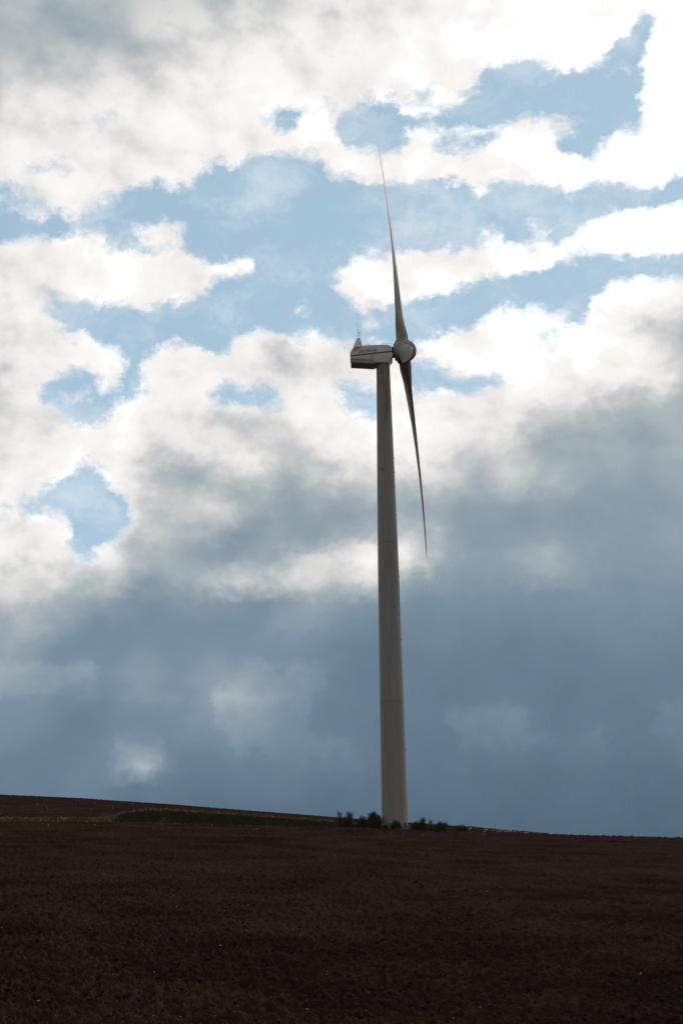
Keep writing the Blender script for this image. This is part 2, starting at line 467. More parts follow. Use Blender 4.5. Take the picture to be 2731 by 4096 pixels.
M_shell = mat('weathered_white_fibreglass', (.6, .59, .55), .4)
mottle(M_shell, (.68, .675, .65), (.78, .775, .75), 1.3, (1, 1, .5))
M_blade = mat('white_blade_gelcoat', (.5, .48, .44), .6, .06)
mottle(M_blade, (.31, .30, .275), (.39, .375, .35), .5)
M_base = mat('stained_white_fibreglass', (.5, .47, .42), .45)
mottle(M_base, (.52, .48, .42), (.68, .65, .6), .9, (1, 1, .4))
M_dark = mat('near_black_matte', (.07, .07, .07), .7)  # near-black: stands for the shade in the shell gap; also on the shaft neck
M_metal = mat('galvanised_steel', (.35, .36, .37), .4)
M_ink = mat('dark_blue_grey_ink', (.16, .16, .19), .5)
M_red = mat('faded_red_ink', (.36, .13, .10), .5)

# tower paint: light grey, runs of dirt and rust
M_tower = mat('grey_tower_paint', (.4, .39, .36), .5, .3)
t = M_tower.node_tree
b = t.nodes['Principled BSDF']
tc = mnode(M_tower, 'ShaderNodeTexCoord')
mp = mnode(M_tower, 'ShaderNodeMapping')
mp.inputs['Scale'].default_value = (2.2, 2.2, .16)
t.links.new(tc.outputs['Object'], mp.inputs[0])
na = mnode(M_tower, 'ShaderNodeTexNoise', Scale=1.2, Detail=7, Roughness=.65)
t.links.new(mp.outputs[0], na.inputs['Vector'])
ca = mnode(M_tower, 'ShaderNodeValToRGB')
ca.color_ramp.elements[0].position, ca.color_ramp.elements[1].position = .30, .66
ca.color_ramp.elements[0].color = (.265, .258, .245, 1)
ca.color_ramp.elements[1].color = (.335, .328, .313, 1)
t.links.new(na.outputs['Fac'], ca.inputs[0])
nb = mnode(M_tower, 'ShaderNodeTexNoise', Scale=.9, Detail=8, Roughness=.7)
mp2 = mnode(M_tower, 'ShaderNodeMapping')
mp2.inputs['Scale'].default_value = (1.6, 1.6, .30)
mp2.inputs['Location'].default_value = (3.1, .4, 1.7)
t.links.new(tc.outputs['Object'], mp2.inputs[0])
t.links.new(mp2.outputs[0], nb.inputs['Vector'])
sz = mnode(M_tower, 'ShaderNodeSeparateXYZ')
t.links.new(tc.outputs['Object'], sz.inputs[0])
hi = mnode(M_tower, 'ShaderNodeMapRange', interpolation_type='SMOOTHSTEP')
for k, v in (('From Min', 34), ('From Max', 47), ('To Min', -.22), ('To Max', .1)):
    hi.inputs[k].default_value = v
t.links.new(sz.outputs[2], hi.inputs['Value'])
ad = mnode(M_tower, 'ShaderNodeMath', operation='ADD')
t.links.new(nb.outputs['Fac'], ad.inputs[0])
t.links.new(hi.outputs[0], ad.inputs[1])
st = mnode(M_tower, 'ShaderNodeMapRange', interpolation_type='SMOOTHSTEP')
for k, v in (('From Min', .47), ('From Max', .76), ('To Min', 0), ('To Max', .85)):
    st.inputs[k].default_value = v
t.links.new(ad.outputs[0], st.inputs['Value'])
mx = mnode(M_tower, 'ShaderNodeMix', data_type='RGBA')
t.links.new(st.outputs[0], mx.inputs['Factor'])
t.links.new(ca.outputs[0], mx.inputs[6])
mx.inputs[7].default_value = (.20, .15, .11, 1)
t.links.new(mx.outputs[2], b.inputs['Base Color'])


# ------------------------------------------------------------------ object helpers
def link(name, me, m=None, parent=None, smooth=False):
    o = bpy.data.objects.new(name, me)
    col.objects.link(o)
    if m:
        me.materials.append(m)
    if smooth:
        me.polygons.foreach_set('use_smooth', np.ones(len(me.polygons), bool))
    if parent:
        o.parent = parent
    return o


def pymesh(name, v, f):
    me = bpy.data.meshes.new(name)
    me.from_pydata([tuple(map(float, p)) for p in v], [], f)
    me.update()
    return me


def npmesh(name, v, tri):
    """fast mesh from arrays: v (n,3), tri (m,k)"""
    me = bpy.data.meshes.new(name)
    k = tri.shape[1]
    me.vertices.add(len(v))
    me.vertices.foreach_set('co', np.ascontiguousarray(v, np.float32).ravel())
    me.loops.add(tri.size)
    me.loops.foreach_set('vertex_index', np.ascontiguousarray(tri, np.int32).ravel())
    me.polygons.add(len(tri))
    me.polygons.foreach_set('loop_start', np.arange(0, tri.size, k, dtype=np.int32))
    me.polygons.foreach_set('loop_total', np.full(len(tri), k, np.int32))
    me.update(calc_edges=True)
    return me


def empty(name, loc):
    o = bpy.data.objects.new(name, None)
    o.empty_display_size = .5
    col.objects.link(o)
    o.location = loc
    return o


def tag(o, label=None, cat=None, group=None, kind=None):
    for k, v in (('label', label), ('category', cat), ('group', group), ('kind', kind)):
        if v:
            o[k] = v
    return o


def tube_geo(p0, p1, r0, r1, n=8):
    p0, p1 = Vector(p0), Vector(p1)
    q = (p1 - p0).to_track_quat('Z', 'Y')
    v, f = [], []
    for p, r in ((p0, r0), (p1, r1)):
        for i in range(n):
            a = 2 * math.pi * i / n
            v.append(p + q @ Vector((r * math.cos(a), r * math.sin(a), 0)))
    for i in range(n):
        j = (i + 1) % n
        f.append((i, j, n + j, n + i))
    f.append(tuple(reversed(range(n))))
    f.append(tuple(range(n, 2 * n)))
    return v, f


def join_geo(parts):
    v, f = [], []
    for pv, pf in parts:
        o = len(v)
        v += list(pv)
        f += [tuple(i + o for i in q) for q in pf]
    return v, f


def bevel(o, w, seg=3, ang=30):
    md = o.modifiers.new('bevel', 'BEVEL')
    md.width = w
    md.segments = seg
    md.limit_method = 'ANGLE'
    md.angle_limit = R_(ang)
    return o


# ------------------------------------------------------------------ terrain
def hashv(ix, iy, s):
    h = (ix.astype(np.int64) * 374761393 + iy.astype(np.int64) * 668265263 + s * 1442695041) & 0xffffffff
    h = ((h ^ (h >> 13)) * 1274126177) & 0xffffffff
    h = ((h ^ (h >> 16)) * 2246822519) & 0xffffffff
    return ((h ^ (h >> 15)) & 0xffff) / 65535.0


def vnoise(x, y, s=0):
    ix, iy = np.floor(x), np.floor(y)
    tx, ty = x - ix, y - iy
    tx, ty = tx * tx * (3 - 2 * tx), ty * ty * (3 - 2 * ty)
    a, b_, c, d = hashv(ix, iy, s), hashv(ix + 1, iy, s), hashv(ix, iy + 1, s), hashv(ix + 1, iy + 1, s)
    return (a * (1 - tx) + b_ * tx) * (1 - ty) + (c * (1 - tx) + d * tx) * ty - .5


def pix_tan(xs, ys):
    az_, te = [], []
    for x_, y_ in zip(xs, ys):
        d = ray(x_, y_)
        az_.append(math.atan2(d.x, d.y))
        te.append(d.z / math.hypot(d.x, d.y))
    return np.array(az_), np.array(te)


CREST = pix_tan([0, 500, 700, 950, 1300, 1600, 1900, 2300, 2731], [3290, 3293, 3298, 3304, 3311, 3320, 3332, 3343, 3356])
BANK = pix_tan([0, 380, 450, 500, 600, 700, 1000, 1300, 1400, 1900, 2300, 2731], [3276, 3277, 3272, 3258, 3243, 3247, 3268, 3291, 3303, 3330, 3349, 3368])
SKYL = pix_tan([0, 350, 700, 1050, 1350, 1500, 1900, 2100, 2300, 2731], [3180, 3197, 3221, 3249, 3273, 3284, 3311, 3328, 3347, 3380])
R_CREST = 134.0


def hermite(u):
    return u * u * (3 - 2 * u)


def E_of(a, r):
    ec, eb, es = (np.interp(a, *c) for c in (CREST, BANK, SKYL))
    edge = np.clip((np.abs(a) - .30) / .5, 0, 1)
    e_flat = .075
    ec = ec + (e_flat - ec) * edge
    eb = eb + (e_flat - eb) * edge
    es = es + (e_flat - .004 - es) * edge
    back = hermite(np.clip((np.abs(a) - .7) / 1.2, 0, 1))
    k = ec + 4.95 / R_CREST
    near = k - 4.95 / np.maximum(r, .5)
    # roll the last metres before the crest over a little
    # beyond it: shallow dip, bank, back field, then falling away
    dip = ec - .0022
    u = np.clip((r - R_CREST) / 4.0, 0, 1)
    e = near * (r <= R_CREST) + (r > R_CREST) * (ec + (dip - ec) * hermite(u))
    u = np.clip((r - 139.0) / 2.6, 0, 1)
    e = np.where(r > 139, dip + (eb - dip) * hermite(u), e)
    u = np.clip((r - 141.6) / 88.4, 0, 1)
    e = np.where(r > 141.6, eb + (es - eb) * (1 - (1 - u) ** 1.6), e)
    e = np.where(r > 230, es - (1 - 230 / np.maximum(r, 230.)) * (.11 + .02), e)
    zz = EYE.z + r * e
    return zz * (1 - back) + back * (-2.95 + .0 * r)


def fine(x_, y_, r):
    """clods, furrows and swells of the tilled earth (metres)"""
    f = np.clip((900 - r) / 600, 0, 1)
    zz = .10 * vnoise(x_ / 5, y_ / 5, 1) + .06 * vnoise(x_ / 1.7, y_ / 1.7, 2)
    # tillage rows, running across the view
    rows = np.sin((y_ + .12 * x_ + 1.2 * vnoise(x_ / 9, y_ / 9, 7)) * 2 * math.pi / .85)
    zz += .025 * rows
    c = np.zeros_like(x_)
    for i, (s, a) in enumerate(((.55, .07), (.27, .14), (.14, .14), (.075, .06))):
        c += a * (np.abs(vnoise(x_ / s, y_ / s, 20 + i)) * 2 - .5) * -1
    zz += c * (1 + .45 * (1 - hermite(np.clip((r - 26) / 60, 0, 1))))
    return zz * f


def ground_z(x_, y_):
    x_, y_ = np.asarray(x_, float), np.asarray(y_, float)
    r, a = np.hypot(x_, y_), np.arctan2(x_, y_)
    return E_of(a, r)


rng = np.random.default_rng(7)
azs = np.concatenate([np.linspace(-math.pi, R_(-32), 60)[:-1], np.linspace(R_(-32), R_(-16), 40)[:-1], np.linspace(R_(-16), R_(16), 760), np.linspace(R_(16), R_(32), 40)[1:], np.linspace(R_(32), math.pi, 60)[1:]])
# rings: even steps as seen from the road, from the verge up to the crest
q = np.linspace(1 / 26., 1 / R_CREST, 560)
rs = np.concatenate([[1, 3, 6, 10, 14, 18, 21, 23.5], 1 / q, np.linspace(134.4, 139, 14), np.linspace(139.2, 141.8, 18), np.linspace(142.4, 232, 190), np.geomspace(236, 7000, 40)])
A, Rr = np.meshgrid(azs, rs)
X, Y = Rr * np.sin(A), Rr * np.cos(A)
Z = E_of(A, Rr) + fine(X, Y, Rr) * np.where(Rr > 23, 1, .3)
nr, na_ = A.shape
idx = np.arange(nr * na_).reshape(nr, na_)
quads = np.stack([idx[:-1, :-1], idx[:-1, 1:], idx[1:, 1:], idx[1:, :-1]], -1).reshape(-1, 4)[:, ::-1]
gme = npmesh('ground', np.stack([X, Y, Z], -1).reshape(-1, 3), quads)
ground = link('ground', gme, None, None, True)
tag(ground, 'dark red brown ploughed field rising to a low crest', 'field', kind='structure')
# turf mask: where grass grows instead of tilled soil (bank, verge of the track)
PXA = np.interp(A, *[np.array(v) for v in zip(*[(math.atan2(ray(p, 3290).x, ray(p, 3290).y), p) for p in range(-200, 3000, 100)])])
turf = np.zeros_like(A)
wob = .7 * vnoise(X / 1.5, Y / 1.5, 40) + .5 * vnoise(X / .5, Y / .5, 41)
turf = np.maximum(turf, ((Rr + wob > np.where(PXA < 450, 138.4, 136.6)) & (Rr + wob < np.where(PXA < 450, 141.4, 142.2)) & (PXA < 1880 + 40 * wob)).astype(float))
at = gme.attributes.new('turf', 'FLOAT', 'POINT')
at.data.foreach_set('value', turf.astype(np.float32).ravel())

M_soil = mat('ploughed_red_soil', (.03, .018, .014), 1.0, 0.0)
t = M_soil.node_tree
b = t.nodes['Principled BSDF']
tc = mnode(M_soil, 'ShaderNodeTexCoord')
n1_ = mnode(M_soil, 'ShaderNodeTexNoise', Scale=.22, Detail=8, Roughness=.6)
n2_ = mnode(M_soil, 'ShaderNodeTexNoise', Scale=6.0, Detail=6, Roughness=.65)
n3_ = mnode(M_soil, 'ShaderNodeTexNoise', Scale=23.0, Detail=4, Roughness=.6)
for n in (n1_, n2_, n3_):
    t.links.new(tc.outputs['Object'], n.inputs['Vector'])
c1 = mnode(M_soil, 'ShaderNodeValToRGB')
c1.color_ramp.elements[0].position, c1.color_ramp.elements[1].position = .36, .64
c1.color_ramp.elements[0].color = (.0240, .0145, .0118, 1)
c1.color_ramp.elements[1].color = (.046, .0272, .0218, 1)
t.links.new(n1_.outputs['Fac'], c1.inputs[0])
c2 = mnode(M_soil, 'ShaderNodeValToRGB')
c2.color_ramp.elements[0].position, c2.color_ramp.elements[1].position = .30, .72
c2.color_ramp.elements[0].color = (.55, .52, .5, 1)
c2.color_ramp.elements[1].color = (1.5, 1.5, 1.55, 1)
t.links.new(n2_.outputs['Fac'], c2.inputs[0])
mm = mnode(M_soil, 'ShaderNodeMix', data_type='RGBA', blend_type='MULTIPLY')
mm.inputs['Factor'].default_value = 1
t.links.new(c1.outputs[0], mm.inputs[6])
t.links.new(c2.outputs[0], mm.inputs[7])
ta = mnode(M_soil, 'ShaderNodeAttribute', attribute_name='turf')
c3 = mnode(M_soil, 'ShaderNodeValToRGB')
c3.color_ramp.elements[0].color = (.022, .022, .013, 1)
c3.color_ramp.elements[1].color = (.046, .043, .025, 1)
c3.color_ramp.elements[0].position, c3.color_ramp.elements[1].position = .35, .7
t.links.new(n2_.outputs['Fac'], c3.inputs[0])
m2 = mnode(M_soil, 'ShaderNodeMix', data_type='RGBA')
t.links.new(ta.outputs['Fac'], m2.inputs['Factor'])
t.links.new(mm.outputs[2], m2.inputs[6])
t.links.new(c3.outputs[0], m2.inputs[7])
t.links.new(m2.outputs[2], b.inputs['Base Color'])
bp = mnode(M_soil, 'ShaderNodeBump', Strength=.7, Distance=.03)
t.links.new(n3_.outputs['Fac'], bp.inputs['Height'])
t.links.new(bp.outputs[0], b.inputs['Normal'])
gme.materials.append(M_soil)

# ------------------------------------------------------------------ wind turbine
TR = 137.0
bd = ray(1580, 3318)
TA = math.atan2(bd.x, bd.y)
TX, TY = TR * math.sin(TA), TR * math.cos(TA)
TZ = float(ground_z(TX, TY)) - .15
turbine = empty('wind_turbine', (TX, TY, TZ))
tag(turbine, 'tall white wind turbine with three blades and grey tubular tower on the field crest', 'wind turbine')
OFF = Vector((TX, TY, TZ))


def loc(px, py, dy=0.0):
    """photograph place -> turbine's own coordinates, on the plane dy in front of (-) or behind (+) the tower axis"""
    return on_plane(px, py, TY + dy) - OFF


H = loc(1529, 1446).z                         # tower top
# tower: radius against height, from the widths of the shaft
prof = [(-.6, 1.29), (0, 1.285), (6, 1.26), (13, 1.21), (20, 1.15), (26, 1.10), (32, 1.015), (38, .92), (44, .815), (H, .715)]
hs = np.concatenate([np.linspace(-.6, 0, 2), np.linspace(.6, H, 90)])
rr = np.interp(hs, [p[0] for p in prof], [p[1] for p in prof])
SEG = 72
v, f = [], []
for h, r in zip(hs, rr):
    for i in range(SEG):
        a = 2 * math.pi * i / SEG
        v.append((r * math.cos(a), r * math.sin(a), h))
for k in range(len(hs) - 1):
    for i in range(SEG):
        j = (i + 1) % SEG
        f.append((k * SEG + i, k * SEG + j, (k + 1) * SEG + j, (k + 1) * SEG + i))
f.append(tuple(range((len(hs) - 1) * SEG, len(hs) * SEG)))
tower = link('tower', pymesh('tower', v, f), M_tower, turbine, True)


def ring(name, h, dr, hh, parent, m):
    r = float(np.interp(h, [p[0] for p in prof], [p[1] for p in prof]))
    v, f = [], []
    for dz, d in ((-hh, -.02), (-hh * .7, dr), (hh * .7, dr), (hh, -.02)):
        for i in range(SEG):
            a = 2 * math.pi * i / SEG
            v.append(((r + d) * math.cos(a), (r + d) * math.sin(a), h + dz))
    for k in range(3):
        for i in range(SEG):
            j = (i + 1) % SEG
            f.append((k * SEG + i, k * SEG + j, (k + 1) * SEG + j, (k + 1) * SEG + i))
    return link(name, pymesh(name, v, f), m, parent, True)


M_seam = mat('dirty_weld_seam', (.24, .23, .21), .6)
for py in (2177, 2813):
    ring('flange_seam', loc(1545, py).z, .012, .035, tower, M_seam)
ring('yaw_collar', H - .10, .05, .10, tower, M_metal)
# inspection slot, a dark plug and a row of small cable brackets along the right side
pl = loc(1527, 1873, -.95)
v, f = tube_geo((pl.x, -float(np.interp(pl.z, hs, rr)) - .015, pl.z), (pl.x, -float(np.interp(pl.z, hs, rr)) + .1, pl.z), .075, .075, 12)
link('vent_plug', pymesh('vent_plug', v, f), M_seam, tower)
for py in (1835, 1892, 1948, 2062, 2310, 2560, 3000):
    hz = loc(1560, py).z
    r = float(np.interp(hz, hs, rr))
    a = R_(-8)
    c, s = math.cos(a), math.sin(a)
    v, f = tube_geo((r * c - .02, r * s, hz), ((r + .07) * c, (r + .07) * s, hz), .05, .04, 8)
    link('bracket', pymesh('bracket', v, f), M_metal, tower)


# --- nacelle
def prism(front, hw_front, hw_back=None):
    """extrude an (x,z) outline across the view: half widths per point"""
    n = len(front)
    hw = hw_front if hasattr(hw_front, '__len__') else [hw_front] * n
    v = [(p[0], -w, p[1]) for p, w in zip(front, hw)] + [(p[0], w, p[1]) for p, w in zip(front, hw)]
    bm = bmesh.new()
    bv = [bm.verts.new(q_) for q_ in v]
    bm.faces.new(bv[:n])
    bm.faces.new(list(reversed(bv[n:])))
    for i in range(n):
        j = (i + 1) % n
        bm.faces.new((bv[j], bv[i], bv[n + i], bv[n + j]))
    bmesh.ops.recalc_face_normals(bm, faces=bm.faces)
    return bm


def bm_obj(name, bm, m, parent, smooth=False):
    me = bpy.data.meshes.new(name)
    bmesh.ops.recalc_face_normals(bm, faces=bm.faces)
    bm.to_mesh(me)
    bm.free()
    return link(name, me, m, parent, smooth)


NHW = 1.02


def crop(x_, y_, dy=-NHW):
    p = loc(1350 + x_ / 3.92, 1250 + y_ / 3.92, dy)
    return (p.x, p.z)


up = [crop(*p) for p in ((200, 676), (194, 620), (245, 540), (388, 513), (560, 505), (768, 497), (810, 508), (840, 530), (853, 565), (862, 602))]
bm = prism(up, NHW)
nac = bm_obj('nacelle', bm, M_shell, turbine)
bevel(nac, .09, 3, 25)
fin = [crop(*p) for p in ((240, 550), (247, 530), (305, 360), (330, 353), (360, 354), (366, 372), (386, 508), (389, 530))]
bm = prism(fin, [NHW - .12, NHW - .12, .42, .4, .4, .44, NHW - .12, NHW - .12])
bevel(bm_obj('tail_fin', bm, M_shell, nac), .05, 3, 25)
lo_ = [crop(*p) for p in ((204, 688), (560, 648), (862, 612), (868, 672), (797, 772), (585, 772), (548, 738), (208, 716))]
low_hw = [NHW - .02, NHW - .02, NHW - .06, .94, .82, .84, .9, .98]
bm = prism(lo_, low_hw)
bedc = bm_obj('bed_cover', bm, M_shell, nac)
bevel(bedc, .05, 2, 25)
# sloping tray under the tail
tr = [crop(*p) for p in ((208, 722), (547, 744), (584, 778), (582, 787), (209, 766))]
bm = prism(tr, [.97, .9, .85, .78, .78])
tray = bm_obj('tail_tray', bm, M_base, nac)
bevel(tray, .03, 2, 25)
# dark strip standing for the shade in the gap between shells; door joint
sm = [crop(*p, -NHW + .06) for p in ((206, 678), (860, 604), (860, 612), (206, 688))]
bm_obj('seam_shade_strip', prism(sm, NHW - .045), M_dark, nac)
jt = [crop(*p, -NHW + .02) for p in ((548, 655), (553, 655), (530, 728), (524, 728))]
v = [(p[0], -(NHW + .004), p[1]) for p in jt] + [(p[0], -(NHW - .10), p[1]) for p in jt]
link('hatch_joint', pymesh('hatch_joint', v, [(0, 1, 2, 3), (7, 6, 5, 4), (0, 4, 5, 1), (1, 5, 6, 2), (2, 6, 7, 3), (3, 7, 4, 0)]), M_seam, nac)
# main bearing neck between nacelle and rotor
# masts
M_thin = mat('dark_steel_rod', (.12, .12, .13), .5)
p0, p1 = crop(320, 362, 0), crop(304, 150, 0)
v, f = tube_geo((p0[0], 0, p0[1] - .1), (p1[0], 0, p1[1]), .022, .010, 8)
link('lightning_rod', pymesh('lightning_rod', v, f), M_thin, nac)
p0, p1, p2 = crop(344, 362, 0), crop(342, 322, 0), crop(336, 304, 0)
g = [tube_geo((p0[0], 0, p0[1] - .1), (p1[0], 0, p1[1]), .035, .03, 8), tube_geo((p1[0] - .06, 0, p1[1]), (p1[0] + .08, 0, p1[1] + .06), .03, .03, 8), tube_geo((p1[0], 0, p1[1]), (p2[0], 0, p2[1]), .035, .02, 8)]
v, f = join_geo(g)
link('wind_vane', pymesh('wind_vane', v, f), M_thin, nac)
# guard rails on the roof
for (xa, xb, ya, yb, hh) in ((415, 505, 512, 508, 10), (705, 845, 497, 497, 15)):
    for sy in (-.55, .55):
        a0, a1 = crop(xa, ya + 6, sy), crop(xb, yb + 6, sy)
        t0, t1 = crop(xa + 2, ya - hh, sy), crop(xb, yb - hh, sy)
        g = [tube_geo((a0[0], sy, a0[1] - .1), (t0[0], sy, t0[1]), .016, .016, 6), tube_geo((a1[0], sy, a1[1] - .1), (t1[0], sy, t1[1]), .016, .016, 6), tube_geo((t0[0], sy, t0[1]), (t1[0], sy, t1[1]), .016, .016, 6)]
        v, f = join_geo(g)
        link('guard_rail', pymesh('guard_rail', v, f), M_metal, nac)


# lettering: serif capitals built from strokes
def bar(x0, y0, x1, y1, w):
    dx, dy = x1 - x0, y1 - y0
    l_ = math.hypot(dx, dy)
    nx_, ny_ = -dy / l_ * w / 2, dx / l_ * w / 2
    return [(x0 + nx_, y0 + ny_), (x0 - nx_, y0 - ny_), (x1 - nx_, y1 - ny_), (x1 + nx_, y1 + ny_)]


def arc(cx, cy, rx, ry, a0, a1, wx, wy, n=14):
    out = []
    for i in range(n):
        q_ = []
        for a in (a0 + (a1 - a0) * i / n, a0 + (a1 - a0) * (i + 1) / n):
            c_, s_ = math.cos(R_(a)), math.sin(R_(a))
            q_ += [(cx + rx * c_, cy + ry * s_), (cx + (rx - wx) * c_, cy + (ry - wy) * s_)]
        out.append([q_[0], q_[1], q_[3], q_[2]])
    return out


SW, TW = .17, .075
GLY = {
    'N': (.86, [bar(.14, 0, .14, 1, TW), bar(.12, 1, .74, 0, SW), bar(.74, 0, .74, 1, TW), bar(0, .97, .22, .97, .06), bar(.02, .03, .28, .03, .06), bar(.6, .97, .88, .97, .06)]),
    'E': (.68, [bar(.15, 0, .15, 1, SW), bar(0, .97, .6, .97, .07), bar(0, .03, .62, .03, .07), bar(.15, .5, .46, .5, .07), bar(.58, .8, .58, 1, .06), bar(.6, 0, .6, .22, .06), bar(.46, .4, .46, .6, .06)]),
    'G': (.86, arc(.42, .5, .42, .52, 50, 320, .16, .07) + [bar(.68, .0, .68, .42, SW), bar(.52, .42, .84, .42, .06), bar(.68, .72, .68, .98, .06)]),
    'M': (1.0, [bar(.14, 0, .16, 1, TW), bar(.15, 1, .5, .02, SW), bar(.5, .02, .84, 1, TW), bar(.84, 0, .84, 1, SW), bar(0, .97, .24, .97, .06), bar(.02, .03, .27, .03, .06), bar(.8, .97, .98, .97, .06), bar(.7, .03, .98, .03, .06)]),
    'I': (.36, [bar(.16, 0, .16, 1, SW), bar(.02, .97, .31, .97, .06), bar(.02, .03, .31, .03, .06)]),
    'C': (.78, arc(.42, .5, .42, .52, 48, 312, .16, .07) + [bar(.68, .7, .68, .98, .06)]),
    'O': (.88, arc(.42, .5, .42, .52, 0, 360, .16, .07, 20)),
}


o0, o1 = Vector(crop(330, 634)), Vector(crop(617, 603))
ex = (o1 - o0).normalized()
ez = Vector((-ex.y, ex.x))
cap = (Vector(crop(330, 634)) - Vector(crop(330, 592))).length
qs, cur, words = [], 0.0, []
for ch, s in (('N', 1), ('E', .8), ('G', .8), (' ', .5), ('M', 1), ('I', .8), ('C', .8), ('O', .8), ('N', .8)):
    if ch == ' ':
        cur += .22
        continue
    w, strokes = GLY[ch]
    words.append(len(qs))
    for qd in strokes:
        qs.append([((cur + p[0] * s), p[1] * s) for p in qd])
    cur += w * s + .10
k = (o1 - o0).length / cur
qs = [[(o0 + ex * (p[0] * k) + ez * (p[1] * cap)) for p in qd] for qd in qs]


def side_y(z_):
    return -NHW


def side_shape(name, quads_, m, parent, lift=.012):
    v, f = [], []
    for qd in quads_:
        o = len(v)
        n = len(qd)
        for d in (-lift, lift):
            v += [(p[0], float(side_y(p[1])) + d, p[1]) for p in qd]
        f.append(tuple(range(o, o + n)))
        f += [(o + i, o + n + i, o + n + (i + 1) % n, o + (i + 1) % n) for i in range(n)]
    bm = bmesh.new()
    bv = [bm.verts.new(p) for p in v]
    for q_ in f:
        try:
            bm.faces.new([bv[i] for i in q_])
        except ValueError:
            pass
    return bm_obj(name, bm, m, parent)


for i0, i1 in zip(words, words[1:] + [len(qs)]):
    side_shape('letter', [[(p.x, p.y) for p in qd] for qd in qs[i0:i1]], M_ink, nac, .03)
ec = Vector(crop(316, 596))
em = []
for (a0, a1, r0, r1) in ((20, 125, .46, .30), (140, 215, .44, .22), (60, 175, .22, .10)):
    n = 10
    for i in range(n):
        aa, ab = R_(a0 + (a1 - a0) * i / n), R_(a0 + (a1 - a0) * (i + 1) / n)
        ta_, tb_ = math.sin(math.pi * i / n) * .9 + .1, math.sin(math.pi * (i + 1) / n) * .9 + .1
        def P_(a, r):
            return (ec.x + r * math.cos(a), ec.y + .1 + r * .8 * math.sin(a))
        em.append([P_(aa, r0), P_(aa, r0 - (r0 - r1) * ta_), P_(ab, r0 - (r0 - r1) * tb_), P_(ab, r0)])
side_shape('emblem', em, M_red, nac, .03)

# --- rotor
YAW, TILT = R_(-4.0), R_(5.0)
AX = Vector((math.cos(TILT) * math.cos(YAW), math.cos(TILT) * math.sin(YAW), math.sin(TILT)))   # points upwind (right)
HUB = loc(1611, 1407, 0)
HUB.y = (HUB.x) * math.tan(YAW)
to_cam = (EYE - OFF - HUB)
e3 = (to_cam - AX * to_cam.dot(AX)).normalized()       # in the rotor plane, towards the road
e3p = AX.cross(e3)


def spin(prof_, axis, n=48, origin=Vector((0, 0, 0))):
    q_ = axis.to_track_quat('Z', 'Y')
    v, f = [], []
    for a_, r in prof_:
        for i in range(n):
            t_ = 2 * math.pi * i / n
            v.append(origin + q_ @ Vector((r * math.cos(t_), r * math.sin(t_), a_)))
    m_ = len(prof_)
    for k_ in range(m_ - 1):
        for i in range(n):
            j = (i + 1) % n
            f.append((k_ * n + i, k_ * n + j, (k_ + 1) * n + j, (k_ + 1) * n + i))
    f.append(tuple(reversed(range(n))))
    f.append(tuple(range((m_ - 1) * n, m_ * n)))
    return v, f


v, f = spin([(-.98, .86), (-.94, .94), (-.6, 1.08), (-.1, 1.2), (.35, 1.22), (.75, 1.13), (1.08, .92), (1.32, .62), (1.44, .32), (1.47, .05)], AX)
rotor = link('rotor_hub', pymesh('rotor_hub', v, f), M_blade, turbine, True)
rotor.location = HUB
v, f = spin([(-1.6, .62), (-.95, .62)], AX)
link('shaft_neck', pymesh('shaft_neck', v, f), M_dark, rotor, True)

RB = 29.2
SECT = [  # r/R, chord, thickness ratio, twist deg, roundness
    (.030, 1.32, 1.0, 24, 1), (.055, 1.32, 1.0, 24, 1), (.075, 1.42, .86, 24, .8), (.11, 1.72, .60, 23, .35), (.15, 1.92, .42, 19, .1), (.19, 1.98, .35, 17.5, 0),
    (.26, 1.82, .29, 14.5, 0), (.35, 1.58, .25, 11.5, 0), (.45, 1.34, .22, 9, 0), (.55, 1.18, .235, 7.4, 0), (.65, 1.02, .235, 6.2, 0), (.75, .88, .235, 5.2, 0),
    (.84, .74, .235, 4.6, 0), (.91, .62, .23, 4.2, 0), (.955, .50, .22, 4, 0), (.98, .37, .20, 4, 0), (.993, .22, .18, 4, 0), (1.0, .05, .2, 2, 0)]


def foil(nn=18):
    xs = [.5 * (1 - math.cos(math.pi * i / nn)) for i in range(nn + 1)]
    def th(x_):
        return 5 * (.2969 * math.sqrt(x_) - .126 * x_ - .3516 * x_ ** 2 + .2843 * x_ ** 3 - .1036 * x_ ** 4)
    upr = [(x_, th(x_) * .60 + .02 * math.sin(math.pi * x_)) for x_ in xs]
    lwr = [(x_, -th(x_) * .40 + .02 * math.sin(math.pi * x_)) for x_ in xs[-2:0:-1]]
    return upr + lwr


FO = foil()


